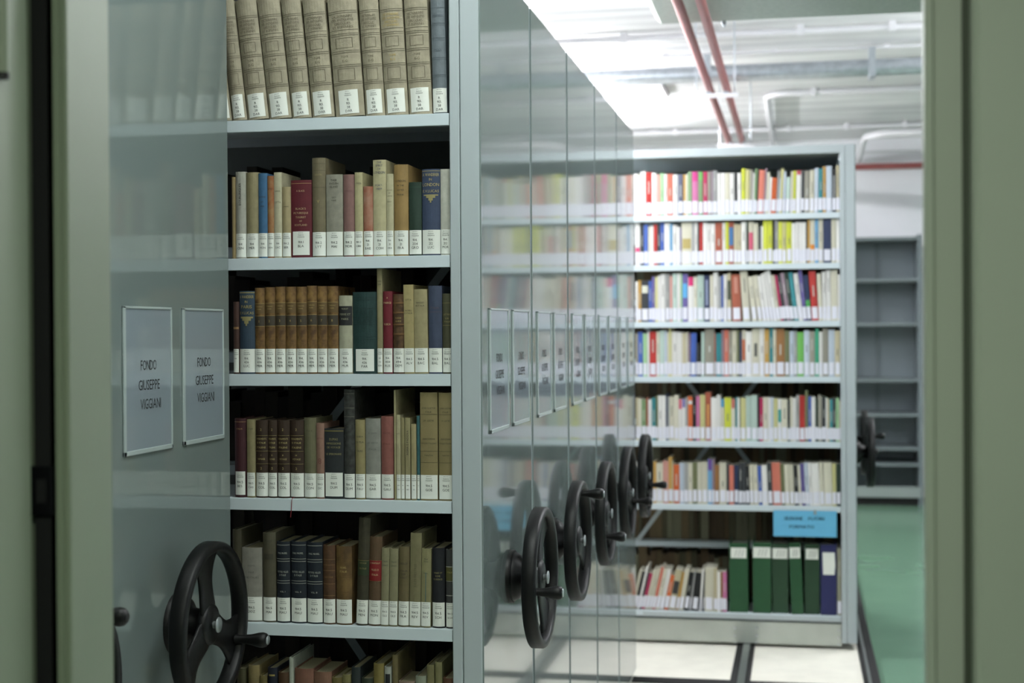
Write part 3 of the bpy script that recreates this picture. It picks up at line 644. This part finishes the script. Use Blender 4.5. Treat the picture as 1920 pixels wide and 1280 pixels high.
ROWS = [
 ('top', 0, [(1185, 300, "40 245 wh|110 250 cr|150 205 wh|200 198 wh|245 215 rd|350 225 wh|430 260 sa|500 230 lg|565 245 wh|620 245 co|720 255 wh|810 255 sl|900 255 oc|940 255 cr|985 205 gn|1055 205 pk:.78-1-b8387c|1165 205 gn:.8-1-5f9a50|1250 205 mg|1330 200 ta|1385 200 ma|1420 185 gy|1500 230 wh|1570 228 wh|1640 228 cr|1720 232 wh|1800 215 bk|1855 230 wh"),
   (1385, 300, "@1 45 150 ye|115 165 py|185 170 ta|235 225 wh|@3 262 150 gn|300 160 dk|325 175 co|430 145 ma|465 215 cr|520 300 wh|558 310 orr|650 190 gy|690 320 pb|@5 705 150 py|@2 765 200 pb|820 300 mi|900 200 cr|@1 950 190 ye|1005 185 wh:.9-1-b05058|1095 195 dg|1150 190 ta|1245 175 cr|1330 140 pb|1400 150 te|@0 1480 115 oc|1540 105 pb|1640 160 bk:.3-.85-8a8c8e|1715 90 be|1790")]),
 ('second', 1, [(1185, 405, "55 115 wh:.3-.42-c84070|145 110 dg|210 150 bl|285 185 cr|330 175 wh|380 145 rd|445 130 dg|500 110 bl|570 125 wh|665 140 lb|715 160 wh|790 190 wh|850 215 pu|870 115 cr:.38-.62-a89860|1050 105 gy|1100 110 wh|1155 125 dg|1185 115 rd|1250 110 wh|1320 130 wh|1390 130 wh|1460 120 ru|1590 120 wh|1645 100 ye|1700 110 ru:.45-.88-3a6a98|1790 145 be|1860 150 be"),
   (1385, 400, "50 150 wh|135 130 dk|175 150 cr:.3-.75-b85068|265 175 cr|345 230 dg|395 225 wh|430 105 ye|510 105 ye|595 120 bk|635 95 gy|700 150 ye|765 150 py|840 150 ye|935 175 wh|1000 155 wh|1070 160 wh|1120 160 wh|1185 120 bk|1210 90 oc|1255 105 cr:.3-.42-d08030|1340 95 lb|1405 95 cr|1485 90 nb|1630 85 cr|1720 100 wh|1800")]),
 ('third', 2, [(1185, 505, "60 215 wh|110 190 oc|165 200 dg:.7-.88-c8c8b8|295 200 bl|350 125 pu|405 135 py|455 110 wh|505 85 wh|590 80 gy|665 115 sa|715 75 mi|795 75 wh|855 75 lg|885 80 pu:.5-.8-5aa0d0|985 135 wh:.8-1-c02a68|1090 130 cr|1150 105 mi|1265 105 nb:.35-.9-8088a0|1370 105 cr|1430 50 wh|1510 125 gy|1570 110 bl|1610 90 wh|1680 65 be:.45-.85-3c4438|1765 90 ru:.6-.95-b88070"),
   (1385, 495, "@-4 78 125 cr|@-6.5 240 215 cr|@-7 345 195 cr|430 200 wh|500 165 wh|@-8 565 130 wh|620 90 wh|680 190 cr|745 195 mg|790 185 dg|850 150 ma|920 140 dk|985 140 te|@-6 1060 160 wh|1140 90 pu|1205 190 nb:.25-.45-4a9a50|@-3.5 1288 120 rd|@-2 1410 165 cr|@-1 1485 130 wh|1550 105 wh|@0 1625 110 cr|1745 180 wh|1805")]),
 ('fourth', 3, [(1185, 605, "60 185 ta|110 160 bl|195 190 lg|270 165 wh|310 160 rd|430 155 cr|490 135 mi|570 145 pb|620 165 cr|650 70 py|690 160 cr|715 155 wh|800 165 wh|885 180 be|945 165 cr|985 180 ma|1025 180 bl|@4 1125 360 dg|@0 1165 400 bk|1215 165 mi|1280 105 ta|1450 180 ru|1475 190 te|1575 130 ma|1620 125 co|1700 140 ta|1760 140 cr|1840 130 ol|1890 160 nb"),
   (1385, 605, "60 130 cr:.35-.8-b06040|125 155 wh|235 110 cr:.42-.7-50504c|370 100 wh|455 115 oc|540 50 te|605 120 cr|660 110 br|810 140 ol|895 150 pb|975 150 gy|1030 165 br_gn|1150 135 pb|1245 150 ta|1340 110 em|1415 160 wh|1475 100 ta|1580 125 pb|1690 140 be|1805")]),
 ('fifth', 4, [(1185, 730, "70 145 be|115 160 cr|170 180 gn|250 150 ru|285 175 wh|350 150 te|420 110 ol|460 110 wh|540 110 wh|595 80 nb|625 130 gy|660 130 cr|745 100 cr|820 170 wh:.76-1-c06070|885 170 wh:.8-1-7068a8|940 140 gy|985 120 orr:.82-.9-d0d0d0|1065 115 bk|1130 115 pk|1195 95 py|1290 50 ru:.3-.75-c08a50|1390 145 wh|1490 100 wh|1560 165 cr:.8-1-4088b0|1625 145 ye|1745 170 cr:.78-1-b06055|1815 140 te|1850 150 wh|1895 150 ol"),
   (1385, 730, "38 150 py|130 115 mi|225 100 mi|330 100 bk|370 150 mg|430 140 cr|520 145 wh|565 140 pb|615 160 py|690 165 wh:.45-.75-30908a|755 170 cr|860 190 dg|905 135 cr|950 150 wh|1010 100 gy|1070 110 rd|1165 30 ol|1225 120 bl|1280 130 wh|1350 160 dk|1400 105 ta|1465 130 dg|1530 145 wh|1560 170 be|1600 170 te|1655 150 dg|1710 150 lg|1765 200 cr|1805")]),
 ('sixth', 5, [(1185, 850, "60 160 wh|180 165 cr|280 150 gy|370 140 oc|430 170 cr|545 130 sa|645 60 oc|705 130 be|730 195 orr|835 165 pb|920 165 gy|990 165 cr|1065 150 ol|1150 155 cr|1235 150 cr|1330 100 lb:.75-1-60408a|1410 100 ma|1455 200 br|1535 160 cr|1660 180 dg|1710 210 co|1795 200 nb|1875 160 dg"),
   (1385, 850, "80 160 dg|@-1 135 215 bk|@-2 205 195 cr|275 195 cr|355 215 bl|425 205 wh|520 160 dg|605 155 co|755 180 ol|825 190 cr|905 190 cr|990 205 bk|@-3 1065 200 cr|1115 175 pu|1185 155 pb|1255 160 wh|1310 165 wh|1440 155 cr|@-1 1510 155 cr|1655 175 py|@0 1722 175 dk|1812")]),
 ('bottom', 6, [(1185, 1040, "@13 -20 260 cr|30 280 bk|85 190 wh|125 300 dg|165 315 mg|225 255 cr|290 240 cr|350 205 co|@12 410 240 cr|480 240 wh|560 340 orr|@10 640 250 be:.4-.72-2c2c2c|765 290 oc|815 240 cr|@9 905 290 bk|1000 290 gy|@7 1050 300 bk|@4 1180 240 wh|@1 1245 300 dg|@0 1272 220 cr|1435 230 be|1500 300 wh|1555 300 br|1595 300 pk|1665")]),
]
ORD = ['first', 'second', 'third', 'fourth', 'fifth', 'sixth', 'seventh', 'eighth', 'ninth', 'tenth', 'eleventh', 'twelfth', 'thirteenth', 'fourteenth', 'fifteenth', 'sixteenth', 'seventeenth', 'eighteenth']
FB = FY+.018; KC = .10677
def far_book(x0, x1, top, col, bands, lean, z, label, row, ymid, hasl=True, nlean=None):
    A = at(x0, ymid, Y=FB); B = at(x1, ymid, Y=FB); cl = math.cos(math.radians(lean))
    wd = max((B.x-A.x-.0008)*cl, .004)
    wd = min(wd, XF-.0775-A.x-.0006); lean = 0 if abs(lean) < .35 else lean
    zt = at((x0+x1)/2, top, Y=FB).z
    zi = FZ.index(z)
    if zi > 0: zt = min(zt, FZ[zi-1]-.033)
    if lean < 0: zt -= 0
    h = (zt-z)/cl - (wd*abs(math.sin(math.radians(lean))) if lean else 0)
    cm = mat('paperback_'+col, col, .5)
    if nlean is not None and lean > nlean: wd = max(.005, wd-h*(math.sin(math.radians(lean))-math.sin(math.radians(nlean)))-.0004)
    mb = MB(); d = min(.2, h*.72)
    b = .0015 if wd > .012 else 0
    n = 4; vs = []; fs = []
    xs = [wd*i/n for i in range(n+1)]
    for zz in (0, h): vs += [(x, prof(x, wd, b), zz) for x in xs]+[(wd, d, zz), (0, d, zz)]
    L = n+3
    for i in range(L):
        j = (i+1) % L
        if i == n+1: continue
        fs.append((i, j, L+j, L+i))
    mb.add(vs, fs, cm)
    t = .0012
    mb.add([(x, y, zz) for zz in (.0015, h-.002) for (x, y) in ((t, b), (wd-t, b), (wd-t, d), (t, d))], [(4, 5, 6, 7), (3, 2, 1, 0), (2, 3, 7, 6)], PAGEW)
    for (a, c, hx) in bands:
        thin = hx in ('8a8c8e', '8088a0', '50504c', 'c08a50', 'b88070')
        patch(mb, wd, b, wd*(.3 if thin else .08), wd*(.7 if thin else .92), h*a, h*c, .0006, mat('pbband_'+hx, hx, .5), 4)
    # a printed title streak on the taller ones
    if not bands and wd > .014 and random.random() < .55:
        lum = sum(lin(col)[:3])
        hx = '6a6a66' if lum > .9 else 'b9b9b2'
        za = random.uniform(.42, .6); patch(mb, wd, b, wd*.42, wd*.58, h*za, h*(za+random.uniform(.12, .3)), .0006, mat('pbband_'+hx, hx, .6), 2)
    o = mb.build('paperback', cm); tag(o, label, 'book', 'paperbacks on the %s shelf of the far bookcase' % row)
    o.location = (A.x+.0004, FB, z+.0006+(wd*math.sin(math.radians(lean)) if lean > 0 else 0)); o.rotation_euler = (0, math.radians(lean), 0)
    if hasl:
        lb = MB(); lh = .060*random.uniform(.94, 1.04); z0 = random.uniform(.009, .013)
        inset = .10 if wd > .02 else 0.0
        patch(lb, wd, b, wd*inset, wd*(1-inset), z0, z0+lh, .0010, None, 4)
        lb.build('call_number_label', mat('far_label_paper', 'd8d8e2', .6), o)
for rname, ri, crops in ROWS:
    ents = []
    for (cx0, cy0, s) in crops:
        lean = 0
        for tok in s.split('|'):
            ps = tok.split()
            if ps[0].startswith('@'): lean = float(ps[0][1:]); ps = ps[1:]
            if len(ps) == 1: ents.append((cx0+float(ps[0])*KC, None, None, None, 0)); continue
            c = ps[2].split(':'); bands = []
            for q in c[1:]:
                a, b_, hx = q.rsplit('-', 2) if q.count('-') == 2 else q.split('-'); bands.append((float(a), float(b_), hx))
            ents.append((cx0+float(ps[0])*KC, cy0+float(ps[1])*KC, c[0], bands, lean))
    lv = [e[4] for e in ents]                     # neighbours lean nearly alike
    for _ in range(3): lv = [lv[0]]+[.25*lv[i-1]+.5*lv[i]+.25*lv[i+1] for i in range(1, len(lv)-1)]+[lv[-1]]
    ents = [e[:4]+(round(l, 2),) for e, l in zip(ents, lv)]
    cnt = {}
    for e in ents:
        if e[2]: cnt[e[2]] = cnt.get(e[2], 0)+1
    seen = {}
    for i, e in enumerate(ents[:-1]):
        if not e[2]: continue
        nx = ents[i+1][0]; nm_, hx = PAL[e[2]]
        seen[e[2]] = seen.get(e[2], 0)+1
        if cnt[e[2]] == 1: lab = 'the only %s paperback on the %s shelf of the far bookcase' % (nm_, rname)
        else: lab = '%s %s paperback from the left on the %s shelf of the far bookcase' % (ORD[seen[e[2]]-1], nm_, rname)
        # tiny individual differences of shade
        r_ = [int(hx[k:k+2], 16) for k in (0, 2, 4)]; j_ = random.choice((-6, 0, 6)); hx2 = grade('%02x%02x%02x' % tuple(min(255, max(0, v+j_)) for v in r_), .82, 1.0)
        far_book(e[0], nx, e[1], hx2, e[3], e[4], FZ[ri], lab, rname, at_y := {0: 390, 1: 492, 2: 600, 3: 705, 4: 828, 5: 950, 6: 1150}[ri], nlean=ents[i+1][4])
# last grey periodical beside the blue binder
far_book(1570, 1578, 1028, '8f8f7c', [], 0, FZ[6], 'grey patterned paperback squeezed between the blue binder and the upright', 'bottom', 1150)
# binders
GB = mat('green_binder_board', '0f4522', .55, noise=.08, nscale=20); GB2 = mat('green_binder_board_worn', '11371c', .6, noise=.08, nscale=20); NBM = mat('blue_binder_board', '161a4e', .55)
BI = [(1368, 1403, 1018, GB, 'green ring binder nearest the leaning paperbacks', 0, 0, .92), (1412, 1446, 1017, GB, 'green ring binder standing alone between two gaps', 0, 0, .98), (1448, 1478, 1019, GB2, 'dull green ring binder left of the tilted one', .01, 0, .98),
      (1485, 1507, 1018, GB, 'tilted green ring binder sticking out a little', -.006, -2.5, .95), (1509, 1537, 1020, GB2, 'green ring binder next to the navy blue one', .008, 0, .92)]
for (a, c, tp, m, ds, dy, ln, lw) in BI:
    A = at(a, 1152, Y=FB+dy); B = at(c, 1152, Y=FB+dy); wd = B.x-A.x; h = at(a, tp, Y=FB+dy).z-FZ[6]
    t = thing('ring_binder', ds+' on the far bottom shelf', 'binder', (A.x, FB+dy, FZ[6]+.001), 'green ring binders on the bottom shelf')
    t.rotation_euler = (0, math.radians(ln), 0)
    cover_mesh(wd, h, .27, .0, m, .0028).build('cover', m, t)
    MB().box(.004, wd-.004, .02, .26, .004, h-.03).build('paper_stack', PAGEW, t)
    l = MB(); patch(l, wd, 0, wd*(1-lw), wd*lw, h*.785, h*.935, .0012); lo = l.build('spine_label', WHITEP, t)
    s_ = MB(); sg = []
    for k in range(3):
        x = wd*(.3+.18*k); s_.bar((x, -.0018, h*.81), (x+wd*.12, -.0018, h*.91), .0022, .0004)
    s_.build('pen_marks', INK, lo)
A = at(1539, 1152, Y=FB-.004); B = at(1569, 1152, Y=FB-.004); wd = B.x-A.x; h = at(1550, 1021, Y=FB).z-FZ[6]
t = thing('ring_binder', 'navy blue ring binder with a torn white label on the far bottom shelf', 'binder', (A.x, FB-.004, FZ[6]+.001))
cover_mesh(wd, h, .27, 0, NBM, .0028).build('cover', NBM, t)
MB().box(.004, wd-.004, .02, .26, .004, h-.03).build('paper_stack', PAGEW, t)
l = MB().add([(wd*.12, -.0012, h*.89), (wd*.16, -.0012, h*.575), (wd*.86, -.0012, h*.575), (wd*.92, -.0012, h*.70), (wd*.88, -.0012, h*.89)], [(0, 1, 2, 3, 4)])
l.build('spine_label', WHITEP, t)
# blue card clipped to the shelf lip
a = at(1450, 956, Y=FY-.002); b2 = at(1569, 1007, Y=FY-.002)
cd = thing('note_card', 'light blue handwritten card clipped to the edge of the sixth far shelf', 'card', (a.x, FY-.0035, b2.z))
W, H = b2.x-a.x, a.z-b2.z
MB().box(0, W, 0, .0012, 0, H).build('card', mat('sky_blue_card', '63aed2', .5), cd)
tm = MB()
for txt, xa, xb, zc, hh in (('SEZIONE', .17, .46, .70, .13), ('FUORI', .55, .80, .70, .13), ('FORMATO', .25, .64, .38, .13)):
    vs, fs, tw = text_geo(txt); sx = W*(xb-xa)/tw
    for k_ in (0, .0006): tm.add([(W*xa+x*sx+k_+.15*y*H*hh, -.0006, H*(zc-hh/2)+y*H*hh/.7) for x, y in vs], fs)
tm.build('handwriting', mat('blue_pen', '1e3a55', .7), cd)
MB().box(W*.64, W*.68, -.004, .004, H*.86, H*1.03, b=.001).build('clip', BADGE, cd)

# ------------------------------------------------------------------ ceiling services
def pipe_run(name, label, cat, pts, r, m, clips=(), cm=None, group=None):
    t = thing(name, label, cat, pts[0], group)
    o = Vector(pts[0]); MB().tube([Vector(p)-o for p in pts], r, n=12).build('pipe', m, t)
    for c in clips:
        c = Vector(c)-o; MB().box(c.x-.02, c.x+.02, c.y-r*1.4, c.y+r*1.4, c.z-r*1.3, c.z+r*2.2, b=.002).build('clip', cm or m, t)
    return t
RZ = EYE+1.40
for k, (pa, pb_) in enumerate((((1267, 0), (1369, 266)), ((1311, 0), (1394, 266)))):
    A = at(*pa, Z=RZ); B = at(*pb_, Z=RZ)
    mx = (A.x+B.x)/2
    pipe_run('red_pipe', ('left' if k == 0 else 'right')+' one of two red sprinkler pipes running back under the ceiling', 'pipe', [(A.x*.5+mx*.5, 4.2, RZ), (mx, 9, RZ), (B.x*.5+mx*.5, 14.5, RZ)], .023, REDP)
def trapeze(xl, xr, py, label):
    A = at(xl, py, Z=RZ-.035); B = at(xr, py-1, Z=RZ-.035); y = A.y
    t = thing('pipe_hanger', label, 'pipe hanger', (A.x, y, A.z), 'trapeze hangers of the red pipes')
    W = B.x-A.x
    MB().box(-.02, W+.02, -.012, .012, -.02, .006, b=.002).build('cross_bar', CONDM, t)
    for x in (0, W): MB().tube([(x, 0, -.02), (x, 0, CEIL-A.z)], .005, n=8).build('rod', GALV, t)
    for x in (W*.33, W*.78): MB().lathe([(-.012, .033), (.012, .033), (.012, .029), (-.012, .029)], (x, 0, .035), n=16, closed=True).build('pipe_clamp', GALV, t)
trapeze(1305, 1378, 178, 'pipe hanger of the red pipes nearest the camera')
trapeze(1350, 1408, 272, 'pipe hanger of the red pipes just above the far bookcase')
CZ = CEIL-.035
def conduit(label, p0, p1, r=.014, z=CZ, ext=(0, 0), clips=4, m=CONDM, cat='conduit', name='ceiling_conduit'):
    A = at(*p0, Z=z); B = at(*p1, Z=z); y = (A.y+B.y)/2
    cl = [(A.x+(B.x-A.x)*(i+.7)/clips, y, z) for i in range(clips)]
    pipe_run(name, label, cat, [(A.x-ext[0], y, z), ((A.x+B.x)/2, y, z), (B.x+ext[1], y, z)], r, m, cl)
conduit('white conduit crossing the ceiling nearest the camera', (1060, 82), (1727, 44), .02, ext=(1.2, 1))
conduit('thin white conduit crossing the ceiling behind the nearest one', (1110, 112), (1727, 84), .008, ext=(1, 1), clips=3)
conduit('low white conduit crossing just above the far bookcase', (1190, 246), (1727, 238), .02, ext=(1, 1), clips=5)
conduit('broad shiny metal pipe crossing the ceiling', (1115, 142), (1727, 128), .055, z=CEIL-.16, ext=(1.5, 1), clips=2, m=GALV, cat='pipe', name='metal_pipe')
# conduit with a bend, going back to the wall
A = at(1452, 176, Z=CZ); y = A.y; xb = at(1440, 196, Z=CZ).x; yb = 14.5
pts = [(A.x+2.6, y, CZ), (A.x+1, y, CZ), (A.x+.12, y, CZ)]+[(xb+.18-.18*math.sin(t_), y+.18-.18*math.cos(t_), CZ) for t_ in [PI/2*k/5 for k in range(1, 6)]]+[(xb, y+1, CZ), (xb, yb, CZ)]
pipe_run('ceiling_conduit', 'white conduit with a rounded bend right of the red pipes', 'conduit', pts, .022, CONDM, [(A.x+.3, y, CZ)])
# conduit loop near the back wall, right
zl = CEIL-.22
q = [at(1728, 250, Z=zl), at(1660, 250, Z=zl), at(1622, 262, Z=zl), at(1614, 292, Z=zl)]
pts = [(q[0].x+.3, q[1].y, zl), (q[1].x, q[1].y, zl), (q[2].x+.10, q[1].y+.04, zl), (q[2].x, q[1].y+.2, zl), (q[2].x-.01, q[1].y+.6, zl), (q[3].x, 14.5, zl)]
pipe_run('ceiling_conduit', 'white conduit loop turning towards the back wall at the right', 'conduit', pts, .03, CONDM)
q2 = at(1620, 286, Y=14.2)
pipe_run('ceiling_conduit', 'thin white conduit low above the red pipe on the back wall', 'conduit', [(q2.x, 14.2, q2.z), (q2.x+.4, 14.2, q2.z), (q2.x+2, 14.2, q2.z)], .012, CONDM)
rp = at(1640, 312, Y=14.45)
pipe_run('red_pipe', 'red pipe along the top of the back wall right of the far bookcase', 'pipe', [(rp.x-.2, 14.45, rp.z), (rp.x+1, 14.45, rp.z), (rp.x+3, 14.45, rp.z)], .03, REDP)
# insulated duct
dz = CEIL-.36
d0 = at(1230, 48, Z=dz)
du = thing('insulated_air_duct', 'big grey insulated duct crossing the top right of the ceiling', 'duct', (d0.x, d0.y, dz))
MB().box(0, 4.5, -1.1, 0, 0, .34, b=.03).build('duct_body', FOIL, du)
h0 = at(1352, 20, Z=dz); 
MB().box(h0.x-d0.x-.012, h0.x-d0.x+.012, -.006, .03, -.01, .36, b=.002).tube([(h0.x-d0.x, .01, -.02), (h0.x-d0.x, .01, .36)], .008).build('hanger_strap', GALV, du)
# smoke detector by the back
sd = at(1228, 250, Z=CEIL-.03)
tt = thing('smoke_detector', 'round white smoke detector on the ceiling above the far bookcase', 'smoke detector', (sd.x, sd.y, CEIL))
m_ = MB(); m_.lathe([(0, .06), (.03, .06), (.05, .045), (.06, 0)], (0, 0, 0), n=24); m_.v = [(a, b, -c) for (c, b, a) in m_.v]; m_.build('detector_body', CONDM, tt)

# ------------------------------------------------------------------ empty shelving by the back wall
GS = mat('dark_grey_shelving', '6c767a', .5)
bx0 = at(1560, 700, Y=13.9).x; bx1 = at(1726, 700, Y=13.9).x
eb = thing('empty_shelving', 'empty dark grey metal shelving against the back wall', 'bookcase', (bx0, 13.9, 0))
W = bx1-bx0; tz = at(1660, 440, Y=13.9).z
for x in (0, W): MB().box(x-.02, x+.02, 0, .5, 0, tz, b=.002).build('side_panel', GS, eb)
MB().box(0, W, .48, .5, .1, tz).build('back_panel', mat('grey_back_sheet', '7e898e', .6), eb)
MB().box(W*.52, W*.52+.04, .46, .48, .1, tz).build('back_post', GS, eb)
for py in (444, 522, 605, 710, 775, 838, 868):
    z = at(1660, py, Y=13.9).z; MB().box(.02, W-.02, 0, .48, z-.03, z, b=.002).build('shelf', mat('shelving_front', '697375', .5), eb)
z = at(1660, 912, Y=13.9).z; MB().box(0, W, -.01, .02, .075, z, b=.002).build('base_panel', mat('shelving_base', '8d9693', .4), eb)
MB().box(0, W, .02, .04, 0, .075).build('base_shade', SEAM, eb)  # black sheet painting the shade in the gap under the base
